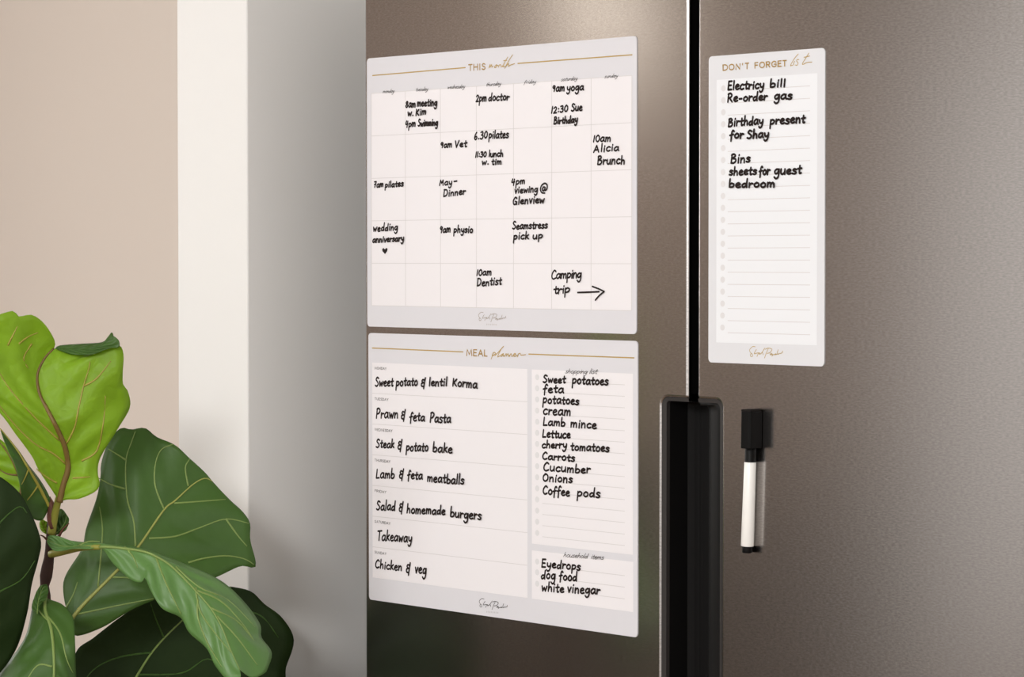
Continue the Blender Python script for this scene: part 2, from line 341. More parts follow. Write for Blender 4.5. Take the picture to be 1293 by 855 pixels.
# ------------------------------------------------------------------ writing: stroke letters
G = {
 'a': (.88, [[(.72,.82),(.42,1),(.1,.62),(.12,.15),(.38,.02),(.66,.4),(.73,.95)],[(.73,.95),(.72,.35),(.86,0)]]),
 'b': (.80, [[(.12,1.85),(.08,.9),(.1,.06)],[(.1,.45),(.36,.85),(.7,.6),(.62,.12),(.32,-.02),(.1,.08)]]),
 'c': (.74, [[(.68,.86),(.42,1),(.1,.66),(.12,.22),(.38,0),(.7,.16)]]),
 'd': (.86, [[(.66,.66),(.36,.82),(.08,.45),(.2,.03),(.5,.14),(.68,.6)],[(.72,1.85),(.68,.8),(.74,0)]]),
 'e': (.76, [[(.1,.48),(.42,.55),(.64,.76),(.42,1),(.14,.76),(.08,.32),(.35,0),(.72,.14)]]),
 'f': (.66, [[(.66,1.55),(.48,1.75),(.3,1.35),(.27,.4),(.26,-.5)],[(.02,.72),(.58,.9)]]),
 'g': (.84, [[(.7,.8),(.4,1),(.1,.62),(.2,.15),(.5,.2),(.7,.78)],[(.73,1),(.74,.1),(.64,-.6),(.34,-.85),(.08,-.55)]]),
 'h': (.80, [[(.12,1.85),(.1,0)],[(.1,.45),(.36,.9),(.6,.74),(.66,0)]]),
 'i': (.34, [[(.16,.95),(.16,0)],[(.2,1.42),(.22,1.5)]]),
 'k': (.72, [[(.12,1.85),(.1,0)],[(.6,1),(.14,.5)],[(.2,.52),(.66,0)]]),
 'l': (.32, [[(.15,1.85),(.14,0)]]),
 'm': (1.14, [[(.08,.98),(.1,0)],[(.1,.5),(.3,.95),(.5,.8),(.52,.05)],[(.52,.5),(.74,.95),(.95,.75),(.98,0)]]),
 'n': (.80, [[(.08,.98),(.1,0)],[(.1,.5),(.36,.95),(.6,.76),(.65,0)]]),
 'o': (.80, [[(.42,1),(.12,.72),(.1,.28),(.38,0),(.68,.28),(.66,.74),(.42,1),(.3,.95)]]),
 'p': (.82, [[(.12,.98),(.1,-.8)],[(.1,.66),(.4,1),(.72,.7),(.54,.2),(.12,.12)]]),
 'r': (.60, [[(.08,.98),(.1,0)],[(.1,.5),(.34,.88),(.58,.84)]]),
 's': (.68, [[(.6,.88),(.32,1),(.12,.75),(.4,.5),(.6,.26),(.36,0),(.05,.1)]]),
 't': (.62, [[(.3,1.5),(.28,.25),(.4,0),(.56,.1)],[(.02,.9),(.6,1)]]),
 'u': (.80, [[(.08,.98),(.08,.3),(.3,0),(.6,.3),(.66,.96)],[(.66,.96),(.7,0)]]),
 'v': (.66, [[(.05,.98),(.3,0)],[(.3,0),(.6,1)]]),
 'w': (.98, [[(.05,.98),(.22,0)],[(.22,0),(.46,.72)],[(.46,.72),(.68,0)],[(.68,0),(.92,.98)]]),
 'y': (.80, [[(.08,.98),(.15,.4),(.4,.22),(.66,.5)],[(.7,.98),(.68,.2),(.54,-.55),(.26,-.8),(.05,-.55)]]),
 'A': (1.1, [[(.05,0),(.5,1.7)],[(.5,1.7),(.9,0)],[(.2,.55),(.8,.6)]]),
 'B': (.95, [[(.14,1.75),(.1,0)],[(.08,1.6),(.45,1.8),(.68,1.4),(.18,.95)],[(.18,.95),(.72,.8),(.8,.35),(.45,-.02),(.08,.08)]]),
 'C': (.92, [[(.8,1.45),(.5,1.7),(.14,1.1),(.12,.4),(.42,0),(.85,.2)]]),
 'D': (1.0, [[(.14,1.7),(.12,0)],[(.08,1.65),(.6,1.6),(.88,.95),(.65,.2),(.1,.02)]]),
 'E': (.82, [[(.12,1.65),(.1,.02)],[(.12,1.65),(.68,1.68)],[(.12,.86),(.6,.88)],[(.1,.02),(.72,.05)]]),
 'G': (1.0, [[(.8,1.4),(.5,1.7),(.12,1),(.2,.15),(.55,0),(.82,.5),(.55,.7)],[(.82,.6),(.85,0)]]),
 'K': (.9, [[(.14,1.6),(.12,0)],[(.75,1.5),(.18,.7)],[(.25,.78),(.8,0)]]),
 'L': (.78, [[(.14,1.75),(.1,.03)],[(.1,.03),(.72,.08)]]),
 'M': (1.1, [[(.06,0),(.22,1.4)],[(.22,1.4),(.5,.6)],[(.5,.6),(.82,1.4)],[(.82,1.4),(.9,0)]]),
 'O': (1.0, [[(.5,1.5),(.14,1.1),(.12,.4),(.45,0),(.85,.4),(.82,1.15),(.5,1.5),(.3,1.4)]]),
 'P': (.86, [[(.14,1.75),(.1,0)],[(.08,1.6),(.45,1.8),(.76,1.4),(.55,.9),(.14,.75)]]),
 'R': (.92, [[(.14,1.7),(.1,0)],[(.08,1.6),(.45,1.75),(.7,1.35),(.5,.9),(.14,.8)],[(.35,.8),(.82,0)]]),
 'S': (.86, [[(.74,1.6),(.38,1.8),(.14,1.35),(.45,.95),(.74,.5),(.42,0),(.05,.15)]]),
 'T': (.86, [[(.02,1.65),(.86,1.75)],[(.42,1.7),(.4,0)]]),
 'V': (.86, [[(.08,1.6),(.36,0)],[(.36,0),(.82,1.65)]]),
 '0': (.86, [[(.45,1.5),(.14,1.1),(.12,.4),(.42,0),(.74,.4),(.72,1.15),(.45,1.5)]]),
 '1': (.36, [[(.24,1.5),(.12,0)]]),
 '2': (.82, [[(.1,1.2),(.4,1.5),(.68,1.15),(.4,.5),(.1,.05)],[(.1,.05),(.72,.08)]]),
 '3': (.80, [[(.1,1.4),(.5,1.5),(.6,1.1),(.3,.8)],[(.3,.8),(.68,.6),(.6,.1),(.3,-.05),(.06,.1)]]),
 '4': (.84, [[(.25,1.5),(.1,.7),(.7,.75)],[(.62,1.4),(.5,-.1)]]),
 '6': (.82, [[(.5,1.55),(.2,1),(.1,.4),(.35,0),(.66,.3),(.5,.68),(.16,.5)]]),
 '7': (.78, [[(.08,1.45),(.68,1.45)],[(.68,1.45),(.3,0)],[(.15,.75),(.62,.78)]]),
 '8': (.82, [[(.62,1.4),(.35,1.55),(.16,1.2),(.4,.85),(.68,.4),(.4,0),(.12,.35),(.4,.8),(.64,1.2),(.6,1.45)]]),
 '9': (.80, [[(.64,1.25),(.35,1.5),(.12,1.1),(.35,.8),(.64,1.2)],[(.66,1.3),(.58,.5),(.48,0)]]),
 '.': (.36, [[(.14,.06),(.2,.1)]]), ':': (.40, [[(.18,.25),(.2,.32)],[(.2,.95),(.22,1.02)]]),
 '-': (.66, [[(.1,.55),(.52,.58)]]),
 '&': (.86, [[(.66,1.3),(.3,1.45),(.14,1.1),(.46,.8)],[(.46,.8),(.1,.6),(.14,.1),(.5,0)],[(.74,1.85),(.56,-.45)]]),
 '@': (1.2, [[(.75,.75),(.5,.8),(.38,.45),(.55,.25),(.75,.5),(.78,.8),(.8,.3),(1.05,.5),(1.05,1.05),(.7,1.35),(.25,1.1),(.1,.5),(.35,0),(.8,-.1)]]),
 ' ': (.55, []),
}
P_ = {   # plain capitals, height 1
 'A': (.78, [[(0,0),(.36,1)],[(.36,1),(.72,0)],[(.13,.34),(.59,.34)]]), 'D': (.74, [[(0,0),(0,1),(.3,1)],'s',[(.3,1),(.62,.85),(.7,.5),(.62,.15),(.3,0)],[(.3,0),(0,0)]]),
 'E': (.55, [[(.5,1),(0,1),(0,0),(.5,0)],[(0,.52),(.44,.52)]]), 'F': (.52, [[(.48,1),(0,1),(0,0)],[(0,.52),(.42,.52)]]),
 'G': (.82, [[(.72,.82),(.42,1),(.1,.8),(.02,.5),(.12,.16),(.42,0),(.7,.14),(.76,.46)],[(.76,.46),(.45,.46)]]),
 'H': (.70, [[(0,0),(0,1)],[(.62,0),(.62,1)],[(0,.52),(.62,.52)]]), 'I': (.16, [[(.04,0),(.04,1)]]),
 'L': (.48, [[(0,1),(0,0),(.44,0)]]), 'M': (.90, [[(0,0),(.1,1),(.42,.2),(.74,1),(.84,0)]]), 'N': (.76, [[(0,0),(0,1),(.66,0),(.66,1)]]),
 'O': (.90, [[(.42,1),(.12,.85),(.02,.5),(.12,.15),(.42,0),(.72,.15),(.82,.5),(.72,.85),(.42,1)]]),
 'R': (.62, [[(0,0),(0,1),(.3,1)],[(.3,1),(.52,.88),(.52,.6),(.3,.48)],[(.3,.48),(0,.48)],[(.26,.48),(.56,0)]]),
 'S': (.58, [[(.48,.86),(.26,1),(.06,.84),(.14,.58),(.4,.44),(.5,.2),(.28,0),(.02,.14)]]), 'T': (.60, [[(0,1),(.56,1)],[(.28,1),(.28,0)]]),
 'U': (.68, [[(0,1),(.02,.3),(.3,0),(.58,.3),(.6,1)]]), 'W': (1.0, [[(0,1),(.25,0),(.48,.9),(.71,0),(.96,1)]]), 'Y': (.66, [[(0,1),(.3,.45),(.6,1)],[(.3,.45),(.3,0)]]),
 "'": (.30, [[(.1,1),(.08,.78)]]), ' ': (.5, []),
}
CURVY = set('DGOSRU')

def lay_word(text, x0, y0, x1, y1, xh, font=G, slant=0.0, track=0.0, jitter=0.0):
    """strokes in photo measurements for one word written from (x0,y0) to (x1,y1) along its baseline"""
    adv = [font[c][0] + track for c in text]
    tot = sum(adv) - track
    out, cur = [], 0.0
    rs = random.Random(sum(ord(c) * (k + 3) for k, c in enumerate(text)) + int(x0 * 7 + y0))
    for c, a in zip(text, adv):
        dy = rs.uniform(-jitter, jitter); sc = 1 + rs.uniform(-jitter, jitter)
        for st in font[c][1]:
            if st == 's': continue
            pl = []
            for u, v in st:
                v = v * sc + dy
                k = (cur + u) / tot
                pl.append((x0 + (x1 - x0) * k + slant * v * xh, y0 + (y1 - y0) * k - v * xh))
            if font is P_ and not (c in CURVY and len(st) > 3): out.append(('line', pl))
            else: out.append(('curve', pl))
        cur += a
    return out

class Sheet:
    """a printed magnetic sheet lying on the doors; the measured corners give its place, width and height"""
    T = 0.0009
    def __init__(s, name, label, cat, sx_, sz_, rot, w, h, mat=None):
        s.w, s.h = w, h
        s.root = thing(name, label, cat, (0, 0, 0))
        s.root.location = (sx_, 0, sz_); s.root.rotation_euler = (0, -rot, 0)
        bpy.context.view_layer.update()
        s.inv = s.root.matrix_world.inverted()
        s.k = 0
        o = prism('sheet', round_rect(-w / 2, -h / 2, w / 2, h / 2, 0.0042), -s.T, -0.0001, M['sheet'])
        o.parent = s.root; s.base = o
    def uv(s, x, y):
        X, Z = on_door(x, y, s.T)
        p = s.inv @ Vector((X, -s.T, Z)); return p.x, p.z
    def flat(s, name, polys, lvl, mat, parent=None):
        """thin printed patches: each polygon in sheet coordinates"""
        y = -s.T - lvl * 0.00006
        vs, fs = [], []
        for P in polys:
            b = len(vs); vs += [(u, y, v) for u, v in P]; fs.append(list(range(b, b + len(P))))
        o = from_data(name, vs, fs, mat); o.parent = parent or s.root
        bm = bmesh.new(); bm.from_mesh(o.data)
        for f in bm.faces:
            if f.normal.y > 0: f.normal_flip()
        bm.to_mesh(o.data); bm.free()
        return o
    def strokes(s, name, sts, wid, lvl, mat, label=None, parent=None, local=False):
        vs, fs = [], []
        ht = wid / 2; y = -s.T - lvl * 0.00006
        for kind, pl in sts:
            q = [p if local else s.uv(*p) for p in pl]
            if kind == 'curve': q = catmull(q, 5)
            q = [p for k, p in enumerate(q) if k == 0 or math.dist(p, q[k - 1]) > 1e-6]
            if len(q) < 2: continue
            sec, n = [], len(q)                      # sections across the stroke, with rounded ends
            for k, p in enumerate(q):
                e, f = q[max(k - 1, 0)], q[min(k + 1, n - 1)]
                L = math.dist(e, f) or 1e-9; t = ((f[0] - e[0]) / L, (f[1] - e[1]) / L)
                if 0 < k < n - 1:
                    d = (q[k + 1][0] - p[0], q[k + 1][1] - p[1]); dl_ = math.hypot(*d); c = abs(d[0] * t[0] + d[1] * t[1]) / dl_
                    w_ = ht / max(c, 0.6)
                else: w_ = ht
                if k == 0: sec += [((p[0] - t[0] * ht * x, p[1] - t[1] * ht * x), t, ht * r) for x, r in ((.98, .25), (.72, .7))]
                sec.append((p, t, w_))
                if k == n - 1: sec += [((p[0] + t[0] * ht * x, p[1] + t[1] * ht * x), t, ht * r) for x, r in ((.72, .7), (.98, .25))]
            b0 = len(vs)
            for p, t, w_ in sec:
                y -= 1.2e-6
                vs += [(p[0] - t[1] * w_, y, p[1] + t[0] * w_), (p[0] + t[1] * w_, y, p[1] - t[0] * w_)]
            fs += [[b0 + 2 * k, b0 + 2 * k + 1, b0 + 2 * k + 3, b0 + 2 * k + 2] for k in range(len(sec) - 1)]
        o = from_data(name, vs, fs, mat); o.parent = parent or s.root
        if label: o['label'] = label
        return o
    def rect(s, c):
        """axis-aligned patch from measured corners TL, TR, BR, BL"""
        q = [s.uv(*p) for p in c]
        u0 = (q[0][0] + q[3][0]) / 2; u1 = (q[1][0] + q[2][0]) / 2; v1 = (q[0][1] + q[1][1]) / 2; v0 = (q[2][1] + q[3][1]) / 2
        return u0, v0, u1, v1
    def write(s, words, wid, label):
        sts = []
        for w in words:
            sl = w[6] if len(w) > 6 else 0.08
            sts += lay_word(*w[:5], w[5] * 0.95, slant=sl, track=0.13, jitter=0.07)
        return s.strokes('handwriting', sts, wid, 5, M['ink'], label)
def patch(u0, v0, u1, v1): return [(u0, v0), (u1, v0), (u1, v1), (u0, v1)]
def hair(u0, v0, u1, v1, t):
    if abs(u1 - u0) > abs(v1 - v0): return patch(u0, v0 - t / 2, u1, v0 + t / 2)
    return patch(u0 - t / 2, v0, u0 + t / 2, v1)
def traced(strokes, ox, oy, k): return [('curve', [(ox + x / k, oy + y / k) for x, y in st]) for st in strokes]
SIGN = [[(352,140),(290,130),(225,190),(235,250),(285,310),(290,350),(250,355),(240,310),(262,290)], [(380,205),(330,290),(352,300),(400,290),(425,290)], [(430,290),(395,370)], [(425,300),(460,295),(445,322),(480,318)],
        [(575,195),(535,255),(480,325),(515,292),(540,345)], [(655,220),(610,320),(570,425)], [(590,225),(640,205),(715,220),(742,252),(700,310),(630,328)], [(735,335),(705,350),(708,372),(745,350),(750,375)], [(765,365),(740,408),(765,372),(795,372)],
        [(800,372),(835,350),(815,375),(855,372)], [(888,268),(865,350),(885,375),(915,350)], [(985,310),(992,330),(970,352),(930,362)]]
def signature(s, x0, y0, x1, y1, mat, wid):
    """same signature fitted between its first and last measured points"""
    sts = []
    kx = (x1 - x0) / 770.0
    for st in SIGN:
        sts.append(('curve', [(x0 + (x - 220) * kx, y0 + (y1 - y0) * (x - 220) / 770 + (y - 285 - 0.12 * (x - 220)) * kx) for x, y in st]))
    return s.strokes('signature', sts, wid, 3, mat)
def tiny_ticks(s, x0, y0, x1, y1, n, hgt, mat):
    sts = []
    for k in range(n):
        t = k / (n - 1); x = x0 + (x1 - x0) * t; y = y0 + (y1 - y0) * t
        sts.append(('line', [(x, y), (x, y - hgt)]))
    return s.strokes('small_print', sts, 0.0004, 3, mat)

INK = 0.0020
# ------------------------------------------------------------------ monthly calendar
cal = Sheet('magnetic_calendar', 'white magnetic month calendar with a five row grid, the upper sheet on the left door', 'calendar', -0.0261, CAM_H + 0.0723, 0.0002, .42, .297)
u0, v0, u1, v1 = cal.rect([(469, 117.6), (798.3, 95.9), (797.2, 391.8), (469.4, 386.3)])
cal.flat('writing_panel', [patch(u0, v0, u1, v1)], 1, M['panel'])
cal.flat('calendar_grid', [hair(u0 + (u1 - u0) * k / 7, v0, u0 + (u1 - u0) * k / 7, v1, .0008) for k in range(8)] + [hair(u0, v0 + (v1 - v0) * k / 5, u1, v0 + (v1 - v0) * k / 5, .0006) for k in range(6)], 2, M['rule'])
cal.strokes('heading_rule', [('line', [(470.6, 95.4), (587.7, 85.4)])], .0012, 3, M['gold'])
cal.strokes('heading_rule', [('line', [(654, 80.1), (798.2, 69.2)])], .0012, 3, M['gold'])
cal.strokes('heading', lay_word('THIS', 591.8, 89.2, 613.4, 87.6, 7.4, P_, track=.22), .00125, 3, M['gold_caps'], 'gold capitals reading THIS')
cal.strokes('heading', traced([
    [(522,418),(552,345),(548,405),(580,350),(585,400),(612,378)], [(684,358),(650,378),(640,408),(668,406),(692,372),(668,350),(722,372)], [(720,402),(746,350),(772,362),(776,396),(802,380),(840,330)],
    [(912,195),(870,262),(830,340),(812,392),(850,380)], [(825,268),(892,262)], [(1010,150),(930,270),(850,425)], [(868,392),(928,330),(926,384),(960,362),(1050,330)]], 585, 60, 16.16), .0009, 3, M['gold'], 'gold script reading month')
for w in [('monday', 483, 117.6, 497.7, 117.0), ('tuesday', 524.7, 115.2, 540.2, 114.4), ('wednesday', 564.8, 112.2, 587, 111.2), ('thursday', 613.6, 109, 632.4, 107.6), ('friday', 661.4, 106, 676.7, 105), ('saturday', 708.3, 102.6, 729, 101), ('sunday', 763, 98.7, 780, 97.6)]:
    cal.strokes('weekday_heading', lay_word(*w, 2.7, slant=.42, track=.08), .0005, 3, M['print_dark'])
signature(cal, 604.3, 401.8, 639, 402.4, M['print_taupe'], .0006)
tiny_ticks(cal, 614.5, 410.5, 627, 410.9, 8, 1.6, M['print_taupe'])
CI = .0018
for label, ws in [
 ('8am meeting w. Kim', [('8am', 512.1, 135.8, 525, 135, 5.2), ('meeting', 527, 134.6, 552.3, 133.4, 5.4), ('w.', 515.2, 146.3, 523, 146, 4.8), ('Kim', 525.3, 145.8, 538.8, 144.2, 4.9)]),
 ('4pm Swimming', [('4pm', 512, 160.6, 525, 159.8, 5), ('Swimming', 528, 159.4, 553.2, 158.2, 4.8)]),
 ('2pm doctor', [('2pm', 601, 128.4, 614.6, 127.7, 5.6), ('doctor', 617, 127.7, 643.4, 126, 5.6)]),
 ('9am yoga', [('9am', 697.5, 115.4, 713.2, 114.8, 5.3), ('yoga', 716, 114.5, 737.5, 113.6, 5.6)]),
 ('12:30 Sue Birthday', [('12:30', 696, 143.3, 717.4, 140.8, 5.4), ('Sue', 721.6, 140.2, 735.5, 139.6, 5.4), ('Birthday', 699.6, 156.6, 729.8, 154.4, 4.9)]),
 ('9am Vet', [('9am', 556.2, 186.7, 571, 185.9, 4.7), ('Vet', 574.4, 186, 590, 185.2, 5)]),
 ('6.30 pilates', [('6.30', 598.8, 176.6, 615.8, 174.2, 5.8), ('pilates', 617.4, 174.6, 642.6, 173.7, 5.6)]),
 ('11:30 lunch w. tim', [('11:30', 600.3, 198.6, 614.4, 197.8, 4.6), ('lunch', 617.4, 198, 635.6, 197.2, 4.6), ('w.', 608.8, 208.4, 617.8, 207.8, 4.9), ('tim', 621.2, 207.8, 633.8, 207.4, 4.5)]),
 ('7am pilates', [('7am', 472.2, 236.7, 484.4, 235.8, 4.6), ('pilates', 486.3, 236.6, 509.8, 235, 4.4)]),
 ('May - Dinner', [('May', 555, 234.2, 571, 233.4, 4.8), ('-', 572.6, 232, 578.2, 231.4, 5), ('Dinner', 560, 248.5, 588.2, 245.2, 5.1)]),
 ('4pm viewing @ Glenview', [('4pm', 645.8, 233.6, 663.2, 231.8, 5.1), ('viewing', 650, 244, 679.4, 242.3, 5), ('@', 681.8, 243, 692, 242.2, 9.2), ('Glenview', 647.8, 258, 688, 255.8, 5.4)]),
 ('10am Alicia Brunch', [('10am', 749, 178.9, 771.6, 178.4, 5.6), ('Alicia', 749.6, 192.2, 782, 190, 5.4), ('Brunch', 754.6, 207.9, 789.6, 206.8, 6.2)]),
 ('wedding anniversary', [('wedding', 471.2, 292.4, 502.6, 290.3, 5.2), ('anniversary', 470.8, 306.2, 510.6, 304.3, 4.6)]),
 ('9am physio', [('9am', 555.4, 293.6, 569.2, 293, 5), ('physio', 573, 294, 597.6, 293.4, 5)]),
 ('Seamstress pick up', [('Seamstress', 647.2, 289.4, 691.8, 288, 5.3), ('pick', 648.6, 302.6, 668.4, 301.2, 5.2), ('up', 673.2, 301.6, 686, 301, 4.9)]),
 ('10am Dentist', [('10am', 601.8, 347.8, 621, 347.2, 5.2), ('Dentist', 602.4, 361.4, 633.8, 359, 5.6)]),
]:
    cal.write(ws, CI, 'black handwriting reading ' + label)
hs = [(486.4, 321), (483.2, 317.2), (482.8, 314.4), (484.6, 313.2), (486.3, 315), (488, 313), (489.7, 314.2), (489.2, 317)]
h_ = cal.flat('drawn_heart', [[cal.uv(*p) for p in hs]], 5, M['ink'])
camp = []
for w in [('Camping', 696.2, 352.2, 734.6, 350.8, 6.3), ('trip', 699.4, 371, 720.2, 369.8, 6)]: camp += lay_word(*w, slant=.08, jitter=.06)
camp += [('curve', [(730.1, 369.4), (744, 369), (757, 368.4)]), ('curve', [(748.5, 361.8), (757, 365), (763.4, 368.2)]), ('curve', [(763.4, 368.2), (757, 373.6), (752.4, 379)])]
cal.strokes('handwriting', camp, CI, 5, M['ink'], 'black handwriting reading Camping trip with an arrow to the right')

# ------------------------------------------------------------------ meal planner
meal = Sheet('magnetic_meal_planner', 'white magnetic meal planner with dinners and shopping list, lower sheet on left door', 'meal planner', -0.0241, CAM_H - 0.2317, 0.0011, .42, .297)
a0, b0, a1, b1 = meal.rect([(470.4, 456.7), (667, 467.2), (665.2, 755.9), (470.2, 728.3)])
meal.flat('writing_panel', [patch(a0, b0, a1, b1)], 1, M['panel'], ).__setitem__('label', 'white panel of weekday dinners')
meal.flat('row_lines', [hair(a0, b1 - (b1 - b0) * k / 7, a1, b1 - (b1 - b0) * k / 7, .0006) for k in range(1, 7)], 2, M['rule'])
c0, d0, c1, d1 = meal.rect([(671.6, 466.6), (799.7, 471.9), (798.6, 699.9), (671.6, 687.1)])
meal.flat('writing_panel', [patch(c0, d0, c1, d1)], 1, M['panel']).__setitem__('label', 'white panel of the shopping list')
e0, f0, e1, f1 = meal.rect([(671.6, 695.6), (799.8, 709), (799.4, 772.3), (671.6, 756.7)])
meal.flat('writing_panel', [patch(e0, f0, e1, f1)], 1, M['panel']).__setitem__('label', 'white panel of household items')
def lines(s, xl, xr, ys, name):
    L = []
    for y in ys:
        ur, v = s.uv(xr, y); ul, _ = s.uv(xl, y); L.append(hair(ul, v, ur, v, .0006))
    return s.flat(name, L, 2, M['rule'])
def dots(s, x_of, ys, r, name):
    L = []
    for y in ys:
        u, v = s.uv(x_of(y), y); L.append([(u + r * math.cos(2 * math.pi * t / 16), v + r * math.sin(2 * math.pi * t / 16)) for t in range(16)])
    return s.flat(name, L, 2, M['dot'])
lines(meal, 685, 789, [486 + 14.5 * k for k in range(15)], 'writing_lines')
lines(meal, 685, 789, [727, 741.5, 756.3], 'writing_lines')
dots(meal, lambda y: 678.4, [476.4 + 14.04 * k for k in range(15)], .0031, 'checkbox_column')
dots(meal, lambda y: 678.4, [709.2, 722.8, 737.1], .0031, 'checkbox_column')
meal.strokes('heading_rule', [('line', [(470.2, 439.5), (584.8, 444.4)])], .0012, 3, M['gold'])
meal.strokes('heading_rule', [('line', [(667.8, 447.2), (800.7, 452)])], .0012, 3, M['gold'])
meal.strokes('heading', lay_word('MEAL', 589.4, 449, 615.6, 449.8, 7.6, P_, track=.22), .00125, 3, M['gold_caps'], 'gold capitals reading MEAL')
meal.strokes('heading', traced([
    [(520,305),(540,250),(556,196)], [(536,240),(570,194),(592,216),(548,250)], [(582,248),(640,190),(725,95),(690,135),(640,230),(630,268),(668,246)], [(724,214),(684,236),(688,262),(720,230),(722,258),(742,248)],
    [(742,260),(766,216),(772,238),(770,258)], [(772,248),(800,216),(806,258),(822,240)], [(822,260),(846,216),(856,240),(862,260),(888,240)], [(890,242),(925,222),(905,212),(888,240),(905,262),(950,240)], [(952,268),(972,218),(1000,212),(1010,238),(1085,231)]], 580, 430, 12.93), .0009, 3, M['gold'], 'gold script reading planner')
for k, d in enumerate(['MONDAY', 'TUESDAY', 'WEDNESDAY', 'THURSDAY', 'FRIDAY', 'SATURDAY', 'SUNDAY']):
    y = 466.3 + 38.72 * k; L = len(d) * 2.52 - .4
    meal.strokes('weekday_heading', lay_word(d, 473.4, y, 473.4 + L, y + L * (.05 + .018 * k), 2.9, P_, track=.25), .00055, 3, M['print_grey'])
for w, wd in [([('shopping', 713.4, 471.2, 741.4, 471.9, 3.0), ('list', 744, 471.9, 754, 472, 3.6)], .0006), ([('household', 711.2, 703.2, 742, 705.2, 3.2), ('items', 746, 705.6, 762.4, 706.6, 3.2)], .0006)]:
    sts = []
    for q in w: sts += lay_word(*q, slant=.45)
    meal.strokes('list_heading', sts, wd, 3, M['print_dark'])
signature(meal, 605.2, 763.2, 641, 767.5, M['print_dark'], .0006)
tiny_ticks(meal, 615, 773.4, 629, 774.6, 8, 1.6, M['print_grey'])
for label, ws in [
 ('Sweet potato & lentil Korma', [('Sweet', 473.9, 487.3, 496.8, 487.8, 6.4), ('potato', 500.2, 487.4, 527.8, 486.8, 6.4), ('&', 532, 487.6, 537.6, 487.6, 6.6), ('lentil', 542, 487.3, 565.2, 487.4, 5.9), ('Korma', 571.8, 487.6, 603.4, 490, 6.4)]),
 ('Prawn & feta Pasta', [('Prawn', 474.9, 528, 503, 528.2, 7), ('&', 506.6, 529, 512, 529.2, 6.6), ('feta', 517.4, 531, 536.8, 531.6, 6.6), ('Pasta', 543.2, 533.4, 569.8, 533.8, 6.8)]),
 ('Steak & potato bake', [('Steak', 474.9, 565.2, 498, 565.6, 6), ('&', 502.4, 567, 507.8, 567.2, 6.8), ('potato', 513, 569.4, 541.2, 569.6, 6.6), ('bake', 546.8, 570.4, 571.8, 571.8, 6.8)]),
 ('Lamb & feta meatballs', [('Lamb', 474.8, 603.8, 498.4, 604, 6.6), ('&', 504.2, 604, 509.8, 604.4, 6.8), ('feta', 514.6, 604.8, 534, 605, 6.3), ('meatballs', 539.8, 607.8, 586.6, 611.6, 6.8)]),
 ('Salad & homemade burgers', [('Salad', 475.4, 643.6, 499.4, 644.4, 6.8), ('&', 504, 645.6, 509.2, 646, 6.8), ('homemade', 513.8, 647.8, 562.8, 650, 6.4), ('burgers', 569, 652, 608.6, 656.6, 6.8)]),
 ('Takeaway', [('Takeaway', 476.5, 682, 520.4, 684.4, 7)]),
 ('Chicken & veg', [('Chicken', 473.8, 716.8, 507.8, 720.8, 6), ('&', 513, 722.6, 518.2, 723.2, 7), ('veg', 524.2, 723.8, 538.8, 724.8, 7)]),
]:
    meal.write(ws, INK, 'black handwriting reading ' + label)
for label, ws in [
 ('Sweet potatoes', [('Sweet', 685.8, 483, 714.4, 483.6, 5.4), ('potatoes', 722.6, 484.8, 768.6, 485.8, 6.2)]),
 ('feta', [('feta', 685.8, 495.6, 712.2, 495.8, 6.2)]), ('potatoes', [('potatoes', 685.4, 508.8, 731.4, 511, 6.2)]), ('cream', [('cream', 685.8, 523.6, 721.2, 524.4, 6.8)]),
 ('Lamb mince', [('Lamb', 685.8, 537.2, 714, 538.2, 5.8), ('mince', 720.6, 539.4, 753.6, 541.2, 6.2)]),
 ('Lettuce', [('Lettuce', 685, 552, 720.4, 553.4, 5.9)]), ('cherry tomatoes', [('cherry', 684.4, 565.2, 716, 566.2, 5.4), ('tomatoes', 720.8, 568.4, 769.8, 570.4, 6)]),
 ('Carrots', [('Carrots', 684.8, 579.8, 726.2, 582.4, 5.4)]), ('Cucumber', [('Cucumber', 686, 594.6, 745.6, 597.4, 6)]), ('Onions', [('Onions', 685.2, 607.4, 723.2, 609.8, 6)]),
 ('Coffee pods', [('Coffee', 685.4, 623.4, 719.6, 626.6, 6.6), ('pods', 728.8, 627, 758.4, 628.2, 6.6)]),
 ('Eyedrops', [('Eyedrops', 683.8, 715.8, 733.4, 720, 6.2)]), ('dog food', [('dog', 683.2, 730.6, 701.6, 731.4, 6.4), ('food', 706.2, 731.8, 729, 733.6, 6.6)]), ('white vinegar', [('white', 684, 746.2, 712.4, 748.2, 6.2), ('vinegar', 716.6, 748, 758, 750.4, 6.4)]),
]:
    meal.write(ws, INK, 'black handwriting reading ' + label)

# ------------------------------------------------------------------ don't forget list
lst = Sheet('magnetic_list', 'narrow white magnetic reminder list with gold heading on the right door above the marker', 'list', 0.3559, CAM_H + 0.0468, 0.0013, .1476, .2965)
lst.base.data.materials[0] = material('sheet_cool', srgb(227, 228, 232), 0.38, spec=0.35)
g0, h0, g1, h1 = lst.rect([(905.1, 99.8), (1032.5, 93.4), (1031.1, 435.6), (904.2, 432.8)])
lst.flat('writing_panel', [patch(g0, h0, g1, h1)], 1, material('panel_cool', srgb(240, 242, 246), 0.36, spec=0.35))
lines(lst, 919, 1023, [108.4 + 15.72 * k for k in range(21)], 'writing_lines')
dots(lst, lambda y: 913.6 - (y - 111) * .0042, [111.6 + 15.1 * k for k in range(21)], .0030, 'checkbox_column')
lst.strokes('heading', lay_word("DON'T FORGET", 913.2, 88.9, 993.5, 83.2, 6.9, P_, track=.24), .00115, 3, M['gold_caps'], "gold capitals reading DON'T FORGET")
